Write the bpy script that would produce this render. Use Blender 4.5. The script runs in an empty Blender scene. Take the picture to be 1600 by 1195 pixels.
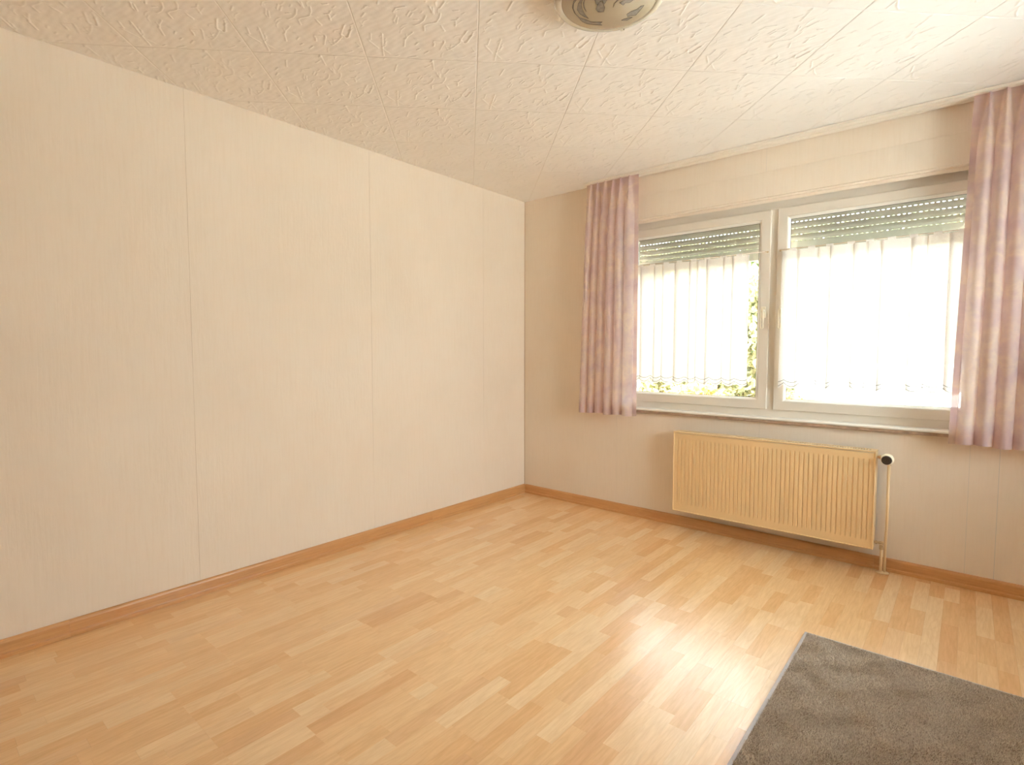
import bpy, bmesh, math, random
import numpy as np
from mathutils import Vector, Matrix, noise as mnoise

random.seed(7)
np.random.seed(7)
SC = bpy.context.scene
COL = SC.collection
PI = math.pi

# ------------------------------------------------------------------ camera
CAM = Vector((2.9986, -3.7105, 1.2612))
PITCH, YAW = math.radians(3.3645), math.radians(40.288)
FW = Vector((-math.sin(YAW) * math.cos(PITCH), math.cos(YAW) * math.cos(PITCH), -math.sin(PITCH)))
RT = Vector((math.cos(YAW), math.sin(YAW), 0))
UP = RT.cross(FW)
cd = bpy.data.cameras.new('camera')
cam = bpy.data.objects.new('camera', cd)
COL.objects.link(cam)
cam.matrix_world = Matrix(((RT.x, UP.x, -FW.x, CAM.x), (RT.y, UP.y, -FW.y, CAM.y),
                           (RT.z, UP.z, -FW.z, CAM.z), (0, 0, 0, 1)))
cd.sensor_width = 36
cd.lens = 842 / 1600 * 36
cd.clip_start = 0.02
SC.camera = cam


def in_view(p, m=60):
    d = Vector(p) - CAM
    z = d.dot(FW)
    if z < 0.15:
        return False
    x = 800 + 842 * d.dot(RT) / z
    y = 597.5 - 842 * d.dot(UP) / z
    return -m < x < 1600 + m and -m < y < 1195 + m


# ------------------------------------------------------------------ world, sun, exposure
SKY_STRENGTH = 8.5
EXPOSURE = 1.38
w = bpy.data.worlds.new('sky')
SC.world = w
w.use_nodes = True
wn = w.node_tree.nodes
wl = w.node_tree.links
bgn = wn['Background']
tc = wn.new('ShaderNodeTexCoord')
sep = wn.new('ShaderNodeSeparateXYZ')
rmp = wn.new('ShaderNodeValToRGB')
wl.new(tc.outputs['Generated'], sep.inputs[0])
wl.new(sep.outputs['Z'], rmp.inputs[0])
rmp.color_ramp.elements[0].position = 0.0
rmp.color_ramp.elements[0].color = (0.91, 0.955, 1.0, 1)
rmp.color_ramp.elements[1].position = 0.8
rmp.color_ramp.elements[1].color = (0.76, 0.87, 1.0, 1)
wl.new(rmp.outputs[0], bgn.inputs[0])
bgn.inputs[1].default_value = SKY_STRENGTH

sd = bpy.data.lights.new('sun', 'SUN')
sd.energy = 42
sd.angle = math.radians(1)
sd.color = (1.0, 0.97, 0.93)
so = bpy.data.objects.new('sun', sd)
COL.objects.link(so)
so.rotation_euler = Vector((0.60, 0.16, -0.78)).to_track_quat('-Z', 'Y').to_euler()

# daylight portals: they only guide the sampling of the sky through the window and the added side one
for (px, py, pz, sx, sy, rx, rz) in ((2.015, 0.32, 1.53, 2.2, 1.45, -90, 0), (4.57, -1.30, 1.575, 1.3, 1.5, 90, 90)):
    pd = bpy.data.lights.new('portal', 'AREA')
    pd.shape = 'RECTANGLE'
    pd.size, pd.size_y = sx, sy
    pd.cycles.is_portal = True
    po = bpy.data.objects.new('portal', pd)
    COL.objects.link(po)
    po.location = (px, py, pz)
    po.rotation_euler = (math.radians(rx), 0, math.radians(rz))

vs = SC.view_settings
vs.view_transform = 'Standard'
vs.look = 'None'
vs.exposure = EXPOSURE
vs.gamma = 1
vs.use_curve_mapping = False
SC.cycles.max_bounces = 10
SC.cycles.diffuse_bounces = 7
SC.cycles.transparent_max_bounces = 24
SC.cycles.sample_clamp_indirect = 6


# ------------------------------------------------------------------ materials
def lin(c):
    return tuple(((v / 255) / 12.92 if v / 255 <= 0.04045 else ((v / 255 + 0.055) / 1.055) ** 2.4) for v in c) + (1,)


class Mat:
    def __init__(s, name):
        s.m = bpy.data.materials.new(name)
        s.m.use_nodes = True
        s.t = s.m.node_tree
        s.t.nodes.clear()
        s.out = s.n('ShaderNodeOutputMaterial')

    def n(s, kind, **kw):
        nd = s.t.nodes.new(kind)
        for k, v in kw.items():
            setattr(nd, k, v)
        return nd

    def l(s, a, b):
        s.t.links.new(a, b)

    def bsdf(s, col=None, rough=0.5, spec=0.5, metal=0.0, coat=0.0, coatr=0.1):
        b = s.n('ShaderNodeBsdfPrincipled')
        if col is not None:
            b.inputs['Base Color'].default_value = col
        b.inputs['Roughness'].default_value = rough
        b.inputs['Specular IOR Level'].default_value = spec
        b.inputs['Metallic'].default_value = metal
        b.inputs['Coat Weight'].default_value = coat
        b.inputs['Coat Roughness'].default_value = coatr
        return b

    def coords(s, scale, kind='Object', rot=(0, 0, 0)):
        t = s.n('ShaderNodeTexCoord')
        mp = s.n('ShaderNodeMapping')
        mp.inputs['Scale'].default_value = scale
        mp.inputs['Rotation'].default_value = rot
        s.l(t.outputs[kind], mp.inputs[0])
        return mp.outputs[0]

    def noise(s, vec, scale, detail=3, rough=0.55, dist=0.0):
        n = s.n('ShaderNodeTexNoise')
        s.l(vec, n.inputs['Vector'])
        n.inputs['Scale'].default_value = scale
        n.inputs['Detail'].default_value = detail
        n.inputs['Roughness'].default_value = rough
        n.inputs['Distortion'].default_value = dist
        return n.outputs['Fac']

    def ramp(s, fac, stops):
        r = s.n('ShaderNodeValToRGB')
        e = r.color_ramp.elements
        while len(e) > 1:
            e.remove(e[-1])
        e[0].position, e[0].color = stops[0]
        for p, c in stops[1:]:
            k = e.new(p)
            k.color = c
        s.l(fac, r.inputs[0])
        return r.outputs[0]

    def mix(s, fac, a, b, mode='MIX'):
        m = s.n('ShaderNodeMix', data_type='RGBA', blend_type=mode)
        for sock, v in ((m.inputs[0], fac), (m.inputs[6], a), (m.inputs[7], b)):
            if hasattr(v, 'is_linked') or hasattr(v, 'links'):
                s.l(v, sock)
            else:
                sock.default_value = v
        return m.outputs[2]

    def bump(s, b, h, strength=0.3, dist=0.002):
        n = s.n('ShaderNodeBump')
        n.inputs['Strength'].default_value = strength
        n.inputs['Distance'].default_value = dist
        s.l(h, n.inputs['Height'])
        s.l(n.outputs[0], b.inputs['Normal'])

    def done(s, b):
        s.l(b.outputs[0], s.out.inputs[0])
        return s.m


def plain(name, rgb, rough=0.5, spec=0.5, metal=0.0, var=0.04, scale=8, bump=0.0, bscale=300):
    """One colour with a faint cloudy variation and, if asked, fine relief."""
    M = Mat(name)
    b = M.bsdf(None, rough, spec, metal)
    v = M.coords((1, 1, 1))
    n = M.noise(v, scale, 3)
    c = lin(rgb)
    a = tuple(x * (1 - var) for x in c[:3]) + (1,)
    z = tuple(min(1, x * (1 + var)) for x in c[:3]) + (1,)
    M.l(M.ramp(n, [(0.3, a), (0.7, z)]), b.inputs['Base Color'])
    if bump:
        M.bump(b, M.noise(v, bscale, 2), bump, 0.001)
    return M.done(b)


def wall_material():
    M = Mat('beige wallpaper')
    b = M.bsdf(None, 0.75, 0.25)
    v = M.coords((1, 1, 1))
    big = M.noise(v, 1.3, 4, 0.6, 0.3)
    c = M.ramp(big, [(0.30, lin((235, 220, 202))), (0.5, lin((238, 224, 207))), (0.72, lin((240, 227, 211)))])
    fib = M.noise(M.coords((90, 90, 5)), 1.0, 3, 0.6, 0.4)
    c = M.mix(M.ramp(fib, [(0.45, (0, 0, 0, 1)), (0.75, (0.35, 0.35, 0.35, 1))]), c, lin((231, 214, 193)))
    M.l(c, b.inputs['Base Color'])
    grain = M.n('ShaderNodeMath', operation='ADD')
    M.l(fib, grain.inputs[0])
    M.l(M.noise(M.coords((1, 1, 0.5)), 60, 4), grain.inputs[1])
    M.bump(b, grain.outputs[0], 0.35, 0.0018)
    return M.done(b)


def wood_material(name, stops, rough, coat, coatr, gscale=(38, 3.2, 38), per_object=True, spec=0.5):
    """Fine-grained laminate / beech: grain runs along the object's local Y."""
    M = Mat(name)
    b = M.bsdf(None, rough, spec, 0, coat, coatr)
    info = M.n('ShaderNodeObjectInfo')
    tcn = M.n('ShaderNodeTexCoord')
    cmb = M.n('ShaderNodeCombineXYZ')
    mul = M.n('ShaderNodeMath', operation='MULTIPLY')
    M.l(info.outputs['Random'], mul.inputs[0])
    mul.inputs[1].default_value = 37.0
    for i in range(3):
        M.l(mul.outputs[0], cmb.inputs[i])
    add = M.n('ShaderNodeVectorMath', operation='ADD')
    M.l(tcn.outputs['Object'], add.inputs[0])
    M.l(cmb.outputs[0], add.inputs[1])
    mp = M.n('ShaderNodeMapping')
    mp.inputs['Scale'].default_value = gscale
    M.l(add.outputs[0], mp.inputs[0])
    fine = M.noise(mp.outputs[0], 2.4, 5, 0.65, 0.3)
    mp2 = M.n('ShaderNodeMapping')
    mp2.inputs['Scale'].default_value = (gscale[0] * 0.35, gscale[1] * 0.45, gscale[2] * 0.35)
    M.l(add.outputs[0], mp2.inputs[0])
    wav = M.n('ShaderNodeTexNoise')
    M.l(mp2.outputs[0], wav.inputs['Vector'])
    wav.inputs['Scale'].default_value = 1.2
    wav.inputs['Detail'].default_value = 1
    ring = M.n('ShaderNodeMath', operation='MULTIPLY')
    M.l(wav.outputs['Fac'], ring.inputs[0])
    ring.inputs[1].default_value = 9
    fr = M.n('ShaderNodeMath', operation='PINGPONG')
    M.l(ring.outputs[0], fr.inputs[0])
    fr.inputs[1].default_value = 0.5
    base = M.ramp(info.outputs['Random'], stops)
    dark = M.mix(1.0, base, (0.84, 0.76, 0.66, 1), 'MULTIPLY')
    c = M.mix(M.ramp(fine, [(0.38, (0, 0, 0, 1)), (0.72, (0.8, 0.8, 0.8, 1))]), base, dark)
    c = M.mix(M.ramp(fr.outputs[0], [(0.30, (0, 0, 0, 1)), (0.5, (0.35, 0.35, 0.35, 1))]), c, dark)
    M.l(c, b.inputs['Base Color'])
    return M.done(b)


def fabric_drape():
    """Mauve voile with soft beige blotches; lets part of the light through."""
    M = Mat('mauve voile')
    v = M.coords((1, 1, 1.1))
    n1 = M.noise(v, 7.0, 3, 0.55, 0.3)
    n2 = M.noise(M.coords((1, 1, 0.8)), 22, 4, 0.6, 0.8)
    c = M.ramp(n1, [(0.30, lin((221, 198, 203))), (0.46, lin((233, 212, 210))), (0.60, lin((244, 226, 211))), (0.74, lin((227, 205, 205)))])
    c = M.mix(M.ramp(n2, [(0.45, (0, 0, 0, 1)), (0.7, (0.4, 0.4, 0.4, 1))]), c, lin((222, 204, 212)))
    d = M.n('ShaderNodeBsdfDiffuse')
    t = M.n('ShaderNodeBsdfTranslucent')
    tr = M.n('ShaderNodeBsdfTransparent')
    tr.inputs[0].default_value = (1.0, 0.94, 0.95, 1)
    M.l(c, d.inputs[0])
    M.l(c, t.inputs[0])
    m1 = M.n('ShaderNodeMixShader')
    m1.inputs[0].default_value = 0.42
    M.l(d.outputs[0], m1.inputs[1])
    M.l(t.outputs[0], m1.inputs[2])
    m2 = M.n('ShaderNodeMixShader')
    m2.inputs[0].default_value = 0.24
    M.l(m1.outputs[0], m2.inputs[1])
    M.l(tr.outputs[0], m2.inputs[2])
    return M.done(m2)


def fabric_sheer(name, transp, dens):
    M = Mat(name)
    v = M.coords((700, 700, 700))
    c = lin((250, 246, 242))
    d = M.n('ShaderNodeBsdfDiffuse')
    t = M.n('ShaderNodeBsdfTranslucent')
    tr = M.n('ShaderNodeBsdfTransparent')
    d.inputs[0].default_value = c
    t.inputs[0].default_value = c
    m1 = M.n('ShaderNodeMixShader')
    m1.inputs[0].default_value = dens
    M.l(d.outputs[0], m1.inputs[1])
    M.l(t.outputs[0], m1.inputs[2])
    m2 = M.n('ShaderNodeMixShader')
    wv = M.noise(v, 1.0, 0)
    r = M.ramp(wv, [(0.3, (transp - 0.08,) * 3 + (1,)), (0.7, (transp + 0.08,) * 3 + (1,))])
    M.l(r, m2.inputs[0])
    M.l(m1.outputs[0], m2.inputs[1])
    M.l(tr.outputs[0], m2.inputs[2])
    return M.done(m2)


def glass_pane_mat():
    M = Mat('window glass')
    tr = M.n('ShaderNodeBsdfTransparent')
    tr.inputs[0].default_value = (0.93, 0.97, 0.95, 1)
    gl = M.n('ShaderNodeBsdfGlossy')
    gl.inputs['Roughness'].default_value = 0.01
    fr = M.n('ShaderNodeFresnel')
    fr.inputs[0].default_value = 1.45
    m = M.n('ShaderNodeMixShader')
    M.l(fr.outputs[0], m.inputs[0])
    M.l(tr.outputs[0], m.inputs[1])
    M.l(gl.outputs[0], m.inputs[2])
    return M.done(m)


def foliage(name, stops):
    M = Mat(name)
    g = M.n('ShaderNodeNewGeometry')
    c = M.ramp(g.outputs['Random Per Island'], stops)
    d = M.n('ShaderNodeBsdfDiffuse')
    t = M.n('ShaderNodeBsdfTranslucent')
    M.l(c, d.inputs[0])
    M.l(c, t.inputs[0])
    m = M.n('ShaderNodeMixShader')
    m.inputs[0].default_value = 0.4
    M.l(d.outputs[0], m.inputs[1])
    M.l(t.outputs[0], m.inputs[2])
    return M.done(m)


def pile_material():
    M = Mat('grey brown carpet pile')
    b = M.bsdf(None, 0.9, 0.15)
    g = M.n('ShaderNodeNewGeometry')
    c = M.ramp(g.outputs['Random Per Island'], [(0.0, lin((178, 158, 138))), (0.35, lin((220, 203, 186))), (0.7, lin((238, 226, 210))), (1.0, lin((246, 236, 220)))])
    n = M.noise(M.coords((1, 1, 1)), 5, 3, 0.6, 0.6)
    c = M.mix(M.ramp(n, [(0.35, (0, 0, 0, 1)), (0.7, (0.5, 0.5, 0.5, 1))]), c, lin((200, 186, 170)))
    M.l(c, b.inputs['Base Color'])
    return M.done(b)


WALL = wall_material()
CEIL = plain('off white polystyrene', (247, 242, 236), 0.6, 0.3, var=0.02, scale=3, bump=0.25, bscale=160)
BACK = plain('plaster backing', (205, 185, 160), 0.9, 0.2)
STAVE = wood_material('beech laminate', [(0.0, lin((236, 187, 130))), (0.3, lin((241, 198, 144))), (0.6, lin((245, 206, 155))),
                                         (0.85, lin((248, 216, 171))), (1.0, lin((230, 177, 120)))], 0.50, 1.0, 0.24, spec=1.0)
CORE = plain('laminate core', (150, 105, 62), 0.7)
SKIRT = wood_material('beech skirting', [(0.0, lin((208, 154, 98))), (1.0, lin((216, 164, 108)))], 0.4, 0.2, 0.2, (60, 2.5, 60))
PVC = plain('white plastic window profile', (228, 219, 206), 0.32, 0.5, var=0.01)
BEAD = plain('glazing bead in lit tone', (244, 240, 232), 0.3, 0.5, var=0.01)  # whiter than the profile: light caught from outside is put into the colour
GASKET = plain('dark grey gasket', (70, 74, 74), 0.6)
GLASS = glass_pane_mat()
HANDLE = plain('cream painted metal', (240, 230, 208), 0.3, 0.5, var=0.01)
SHUT = plain('grey beige shutter slat', (188, 180, 168), 0.5, 0.4, var=0.03)
RAD = plain('cream radiator enamel', (236, 204, 154), 0.35, 0.5, var=0.01)
RADDARK = plain('dark radiator inside', (96, 74, 48), 0.8)
PIPE = plain('cream painted pipe', (236, 208, 164), 0.35, 0.5, var=0.02)
CAPM = plain('dark grey plastic cap', (66, 54, 44), 0.4, 0.5, bump=0.2)
KNOBW = plain('ivory plastic', (250, 240, 214), 0.3, 0.5, var=0.01)
BRASS = plain('dull nickel', (206, 178, 138), 0.35, 0.5, metal=0.15)
MARBLE = plain('brown grey stone', (176, 150, 130), 0.4, 0.5, var=0.25, scale=30)
SILLW = plain('white sill board', (245, 240, 232), 0.25, 0.5, var=0.01)
ROD = plain('thin white metal rod', (226, 206, 188), 0.35, 0.5, var=0.02)
RAIL = plain('cream curtain rail', (246, 238, 226), 0.45, 0.4, var=0.01)
DRAPE = fabric_drape()
SHEER = fabric_sheer('white voile', 0.11, 0.24)
SHEER2 = fabric_sheer('white voile doubled', 0.12, 0.24)
THREAD = plain('grey embroidery thread', (120, 118, 112), 0.8)
PILE = pile_material()
RUGB = plain('rug backing', (150, 132, 112), 0.95)
BIND = plain('light grey edge binding', (196, 188, 186), 0.8, 0.2, var=0.05, scale=60, bump=0.4, bscale=500)
BOWL = plain('milky glass bowl', (178, 164, 138), 0.07, 0.9, var=0.03)
RIM = plain('pale glass rim', (222, 216, 198), 0.10, 0.9, var=0.02)
INK = plain('grey printed flower', (138, 130, 118), 0.25, 0.5, var=0.2, scale=60)
INKD = plain('dark printed line', (92, 82, 70), 0.25, 0.5, var=0.1)
CLIP = plain('satin metal clip', (196, 188, 166), 0.3, 0.5, metal=0.3)
SEAM = plain('caulk line', (176, 140, 104), 0.8)
LEAFY = foliage('yellow green leaves', [(0, lin((120, 124, 84))), (0.4, lin((176, 170, 128))), (0.8, lin((196, 180, 138))), (1, lin((70, 78, 48)))])
LEAFO = foliage('autumn yellow leaves', [(0, lin((176, 122, 66))), (0.5, lin((208, 164, 94))), (0.9, lin((216, 184, 124))), (1, lin((90, 70, 40)))])
LEAFG = foliage('green hedge leaves', [(0, lin((84, 96, 60))), (0.5, lin((120, 130, 84))), (1, lin((160, 158, 110)))])
BARK = plain('bark', (96, 80, 60), 0.9)
GRASS = plain('garden gravel', (196, 190, 182), 0.95, 0.1, var=0.2, scale=6)
PAVE = plain('pale paving', (222, 222, 220), 0.9, 0.2, var=0.06)
RENDERW = plain('white rendered garden wall', (206, 204, 198), 0.9, 0.2, var=0.03)


# ------------------------------------------------------------------ mesh helpers
def link(name, me, mat, parent=None, loc=(0, 0, 0), rot=(0, 0, 0)):
    o = bpy.data.objects.new(name, me)
    COL.objects.link(o)
    o.location = loc
    o.rotation_euler = rot
    if mat is not None and not me.materials:
        me.materials.append(mat)
    if parent is not None:
        o.parent = parent
    return o


def tag(o, label=None, cat=None, group=None, kind=None):
    for k, v in (('label', label), ('category', cat), ('group', group), ('kind', kind)):
        if v:
            o[k] = v
    return o


def thing(name, label, cat, loc=(0, 0, 0), group=None, kind=None):
    o = bpy.data.objects.new(name, None)
    o.empty_display_size = 0.05
    COL.objects.link(o)
    o.location = loc
    return tag(o, label, cat, group, kind)


class MB:
    def __init__(s):
        s.v, s.f = [], []

    def add(s, vs, fs):
        n = len(s.v)
        s.v += [tuple(p) for p in vs]
        s.f += [tuple(i + n for i in f) for f in fs]

    def box(s, x0, x1, y0, y1, z0, z1):
        s.add([(x0, y0, z0), (x1, y0, z0), (x1, y1, z0), (x0, y1, z0), (x0, y0, z1), (x1, y0, z1), (x1, y1, z1), (x0, y1, z1)],
              [(0, 3, 2, 1), (4, 5, 6, 7), (0, 1, 5, 4), (1, 2, 6, 5), (2, 3, 7, 6), (3, 0, 4, 7)])

    def bbox(s, x0, x1, y0, y1, z0, z1, b=0.002, seg=1):
        bm = bmesh.new()
        bmesh.ops.create_cube(bm, size=1)
        bmesh.ops.scale(bm, vec=(x1 - x0, y1 - y0, z1 - z0), verts=bm.verts)
        bmesh.ops.translate(bm, vec=((x0 + x1) / 2, (y0 + y1) / 2, (z0 + z1) / 2), verts=bm.verts)
        bmesh.ops.bevel(bm, geom=bm.edges[:], offset=b, segments=seg, affect='EDGES', profile=0.5)
        bm.verts.index_update()
        s.add([v.co[:] for v in bm.verts], [[v.index for v in f.verts] for f in bm.faces])
        bm.free()

    def tube(s, pts, r, n=12, cap=True):
        pts = [Vector(p) for p in pts]
        rs = r if isinstance(r, (list, tuple)) else [r] * len(pts)
        rings = []
        prev = None
        for i, p in enumerate(pts):
            d = (pts[min(i + 1, len(pts) - 1)] - pts[max(i - 1, 0)])
            if d.length < 1e-9:
                d = prev or Vector((0, 0, 1))
            d.normalize()
            prev = d
            a = d.orthogonal() if i == 0 else (a - d * a.dot(d))
            a.normalize()
            b = d.cross(a)
            rings.append([p + (a * math.cos(2 * PI * k / n) + b * math.sin(2 * PI * k / n)) * rs[i] for k in range(n)])
        vs = [q for r_ in rings for q in r_]
        fs = []
        for i in range(len(pts) - 1):
            for k in range(n):
                fs.append((i * n + k, i * n + (k + 1) % n, (i + 1) * n + (k + 1) % n, (i + 1) * n + k))
        if cap:
            fs.append(tuple(range(n))[::-1])
            fs.append(tuple((len(pts) - 1) * n + k for k in range(n)))
        s.add(vs, fs)

    def lathe(s, prof, c, axis='Z', n=40):
        """prof: (radius, height) pairs; axis Z up or Y towards the room (-Y)."""
        vs, fs = [], []
        for (r, h) in prof:
            for k in range(n):
                a = 2 * PI * k / n
                if axis == 'Z':
                    vs.append((c[0] + r * math.cos(a), c[1] + r * math.sin(a), c[2] + h))
                elif axis == 'Y':
                    vs.append((c[0] + r * math.cos(a), c[1] - h, c[2] + r * math.sin(a)))
                else:
                    vs.append((c[0] + h, c[1] + r * math.cos(a), c[2] + r * math.sin(a)))
        for i in range(len(prof) - 1):
            for k in range(n):
                fs.append((i * n + k, i * n + (k + 1) % n, (i + 1) * n + (k + 1) % n, (i + 1) * n + k))
        s.add(vs, fs)

    def grid(s, P):
        """P: 2D list of points."""
        R_, C_ = len(P), len(P[0])
        s.add([p for row in P for p in row],
              [(i * C_ + j, i * C_ + j + 1, (i + 1) * C_ + j + 1, (i + 1) * C_ + j) for i in range(R_ - 1) for j in range(C_ - 1)])

    def frame(s, x0, x1, z0, z1, prof):
        """Mitred rectangular frame in the XZ plane; prof = closed list of (inset, y)."""
        n = len(prof)
        vs = []
        for (d, y) in prof:
            vs += [(x0 + d, y, z0 + d), (x1 - d, y, z0 + d), (x1 - d, y, z1 - d), (x0 + d, y, z1 - d)]
        fs = []
        for i in range(n):
            j = (i + 1) % n
            for k in range(4):
                fs.append((i * 4 + k, i * 4 + (k + 1) % 4, j * 4 + (k + 1) % 4, j * 4 + k))
        s.add(vs, fs)

    def mesh(s, name, smooth=False, fix=True):
        me = bpy.data.meshes.new(name)
        me.from_pydata(s.v, [], s.f)
        if fix and len(s.f) < 60000:
            bm = bmesh.new()
            bm.from_mesh(me)
            bmesh.ops.recalc_face_normals(bm, faces=bm.faces)
            bm.to_mesh(me)
            bm.free()
        if smooth:
            me.shade_smooth()
        return me

    def obj(s, name, mat, parent=None, smooth=False, angle=None, loc=(0, 0, 0), fix=True):
        me = s.mesh(name, smooth or angle is not None, fix)
        if angle is not None:
            try:
                me.set_sharp_from_angle(angle=math.radians(angle))
            except Exception:
                pass
        return link(name, me, mat, parent, loc)


XR, YB, H = 4.30, -5.00, 2.55          # room: x 0..XR, y YB..0

# ------------------------------------------------------------------ room shell
floor = thing('floor', None, None, kind='structure')
m = MB()
m.box(-0.25, XR + 0.25, YB - 0.25, 0.30, -0.16, -0.010)
m.obj('subfloor', BACK, floor)

ceiling = thing('ceiling', None, None, kind='structure')
m = MB()
m.box(-0.25, XR + 0.25, YB - 0.25, 0.30, H + 0.006, H + 0.2)
m.obj('ceiling_slab', BACK, ceiling)

# window opening in the window wall
OX0, OX1, OZ0, OZ1 = 0.93, 3.10, 0.80, 2.235
wall_window = thing('wall_window', None, None, kind='structure')
m = MB()
for (a, b, c, d) in ((-0.25, OX0, -0.16, H + 0.2), (OX1, XR + 0.25, -0.16, H + 0.2), (OX0, OX1, -0.16, OZ0), (OX0, OX1, OZ1, H + 0.2)):
    m.box(a, b, 0.0015, 0.30, c, d)
m.obj('masonry', RENDERW, wall_window)


def paper_window(x0, x1, pieces):
    mm = MB()
    for (a, b, c, d) in pieces:
        mm.box(a, b, 0.0, 0.0014, c, d)
    return mm.obj('wallpaper_strip', WALL, wall_window)


g = 0.0006
paper_window(0, 0, [(0.0, 0.921 - g, 0, H)])
paper_window(0, 0, [(0.921 + g, OX0, 0, H), (OX0, 1.97 - g, 0, OZ0), (OX0, 1.97 - g, 2.20, H)])
paper_window(0, 0, [(1.97 + g, 3.021 - g, 0, OZ0), (1.97 + g, 3.021 - g, 2.20, H)])
paper_window(0, 0, [(3.021 + g, OX1, 0, OZ0), (3.021 + g, OX1, 2.20, H), (OX1, 3.138 - g, 0, H)])
paper_window(0, 0, [(3.138 + 2 * g, XR, 0, H)])

wall_left = thing('wall_left', None, None, kind='structure')
m = MB()
m.box(-0.25, -0.0015, YB - 0.25, 0.0, -0.16, H + 0.2)
m.obj('masonry', BACK, wall_left)
ys = [0.0, -0.53, -1.598, -2.674, -3.745, YB]
for i in range(len(ys) - 1):
    m = MB()
    m.box(-0.0014, 0.0, ys[i + 1] + g, ys[i] - g, 0, H)
    m.obj('wallpaper_strip', WALL, wall_left)

wall_right = thing('wall_right', None, None, kind='structure')
SY0, SY1, SZ0, SZ1 = -2.00, -0.60, 0.95, 2.20      # an unseen window added in the right-hand wall to brighten the room
m = MB()
for (a, b, c, d) in ((YB - 0.25, SY0, -0.16, H + 0.2), (SY1, 0.0, -0.16, H + 0.2), (SY0, SY1, -0.16, SZ0), (SY0, SY1, SZ1, H + 0.2)):
    m.box(XR, XR + 0.25, a, b, c, d)
m.obj('wall_surface', WALL, wall_right)
added_fill_window = thing('added_fill_window', None, None, (XR + 0.15, (SY0 + SY1) / 2, (SZ0 + SZ1) / 2), kind='structure')
added_fill_window.rotation_euler = (0, 0, -PI / 2)
hw_, hh_ = (SY1 - SY0) / 2 - 0.001, (SZ1 - SZ0) / 2 - 0.001
m = MB()
m.frame(-hw_, hw_, -hh_, hh_, [(0, -0.03), (0.06, -0.03), (0.065, -0.025), (0.065, 0.03), (0, 0.03)])
m.bbox(-0.035, 0.035, -0.029, 0.029, -hh_ + 0.0652, hh_ - 0.0652, 0.002)
m.obj('window_frame', PVC, added_fill_window)
m = MB()
m.box(-hw_ + 0.0655, -0.0355, 0.0, 0.004, -hh_ + 0.0655, hh_ - 0.0655)
m.obj('glass_pane', GLASS, added_fill_window)
m = MB()
m.box(0.0355, hw_ - 0.0655, 0.0, 0.004, -hh_ + 0.0655, hh_ - 0.0655)
m.obj('glass_pane', GLASS, added_fill_window)

wall_back = thing('wall_back', None, None, kind='structure')
m = MB()
m.box(0, XR, YB - 0.25, YB, -0.16, H + 0.2)
m.obj('wall_surface', WALL, wall_back)

# corner caulk line between the two papered walls
m = MB()
m.tube([(0.001, -0.001, 0.07), (0.001, -0.001, H)], 0.0022, 6)
m.obj('corner_bead', SEAM, wall_left)

# ------------------------------------------------------------------ laminate floor boards and their staves
BW, BL = 0.185, 1.285
SW = BW / 3
stave_cache = {}


def stave_mesh(L):
    k = round(L, 3)
    if k not in stave_cache:
        mm = MB()
        h = SW / 2 - 0.00012
        mm.box(-h, h, -k / 2 + 0.00012, k / 2 - 0.00012, -0.0022, 0.0)
        me = mm.mesh('stave')
        me.materials.append(STAVE)
        stave_cache[k] = me
    return stave_cache[k]


rb = random.Random(11)
x_lo, x_hi, y_lo, y_hi = 0.008, XR - 0.008, YB + 0.01, -0.008
k0 = int(math.floor((x_lo - 2.268) / BW))
col = 0
xx = 2.268 + k0 * BW
while xx < x_hi:
    bx0, bx1 = max(xx, x_lo), min(xx + BW, x_hi)
    off = -1.975 if abs(xx + BW - 2.268) < 0.01 else -1.975 + rb.choice([0.31, 0.43, 0.62, 0.86, 0.97, 0.2, 0.75])
    yy = off
    while yy < y_hi:
        yy += BL
    while yy > y_lo:
        by1, by0 = min(yy, y_hi), max(yy - BL, y_lo)
        full0 = yy - BL
        yy -= BL
        if by1 - by0 < 0.02 or bx1 - bx0 < 0.01:
            continue
        vis = any(in_view((x, y, 0), 90) for x in (bx0, bx1) for y in (by0, (by0 + by1) / 2, by1))
        mb_ = MB()
        gx = 0.00035
        mb_.box(bx0 + gx, bx1 - gx, by0 + gx, by1 - gx, -0.008, -0.0012 - 0.001)
        board = mb_.obj('laminate_board', CORE, floor)
        # stave layout along the full board, cut where the board is cut
        for s_ in range(3):
            sx0, sx1 = xx + s_ * SW, xx + (s_ + 1) * SW
            cx0, cx1 = max(sx0, bx0), min(sx1, bx1)
            if cx1 - cx0 < 0.004:
                continue
            p = full0
            first = rb.uniform(0.12, 0.42)
            lens = [round(first, 3)]
            while sum(lens) < BL:
                lens.append(round(rb.uniform(0.26, 0.46), 3))
            for L in lens:
                p_end = p + L
                if full0 + BL - p_end < 0.06 or by1 - p_end < 0.015:
                    p_end = full0 + BL + 0.001
                if p > full0 + BL:
                    break
                a, b = max(p, by0), min(p_end, min(by1, full0 + BL))
                p = p_end
                if b - a < 0.002:
                    continue
                cut = (cx1 - cx0) < SW - 0.001
                if cut or not vis:
                    mm = MB()
                    mm.box(-(cx1 - cx0) / 2, (cx1 - cx0) / 2, -(b - a) / 2, (b - a) / 2, -0.0022, 0.0)
                    me = mm.mesh('stave')
                    me.materials.append(STAVE)
                else:
                    me = stave_mesh(b - a)
                link('stave', me, None, board, ((cx0 + cx1) / 2, (a + b) / 2, 0))
    xx += BW

# ------------------------------------------------------------------ skirting boards
SK = [(0, 0), (0.0225, 0), (0.0225, 0.014), (0.0205, 0.0175), (0.0165, 0.0185), (0.0150, 0.022), (0.0145, 0.060), (0.012, 0.068), (0.007, 0.0735), (0, 0.0735)]


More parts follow.
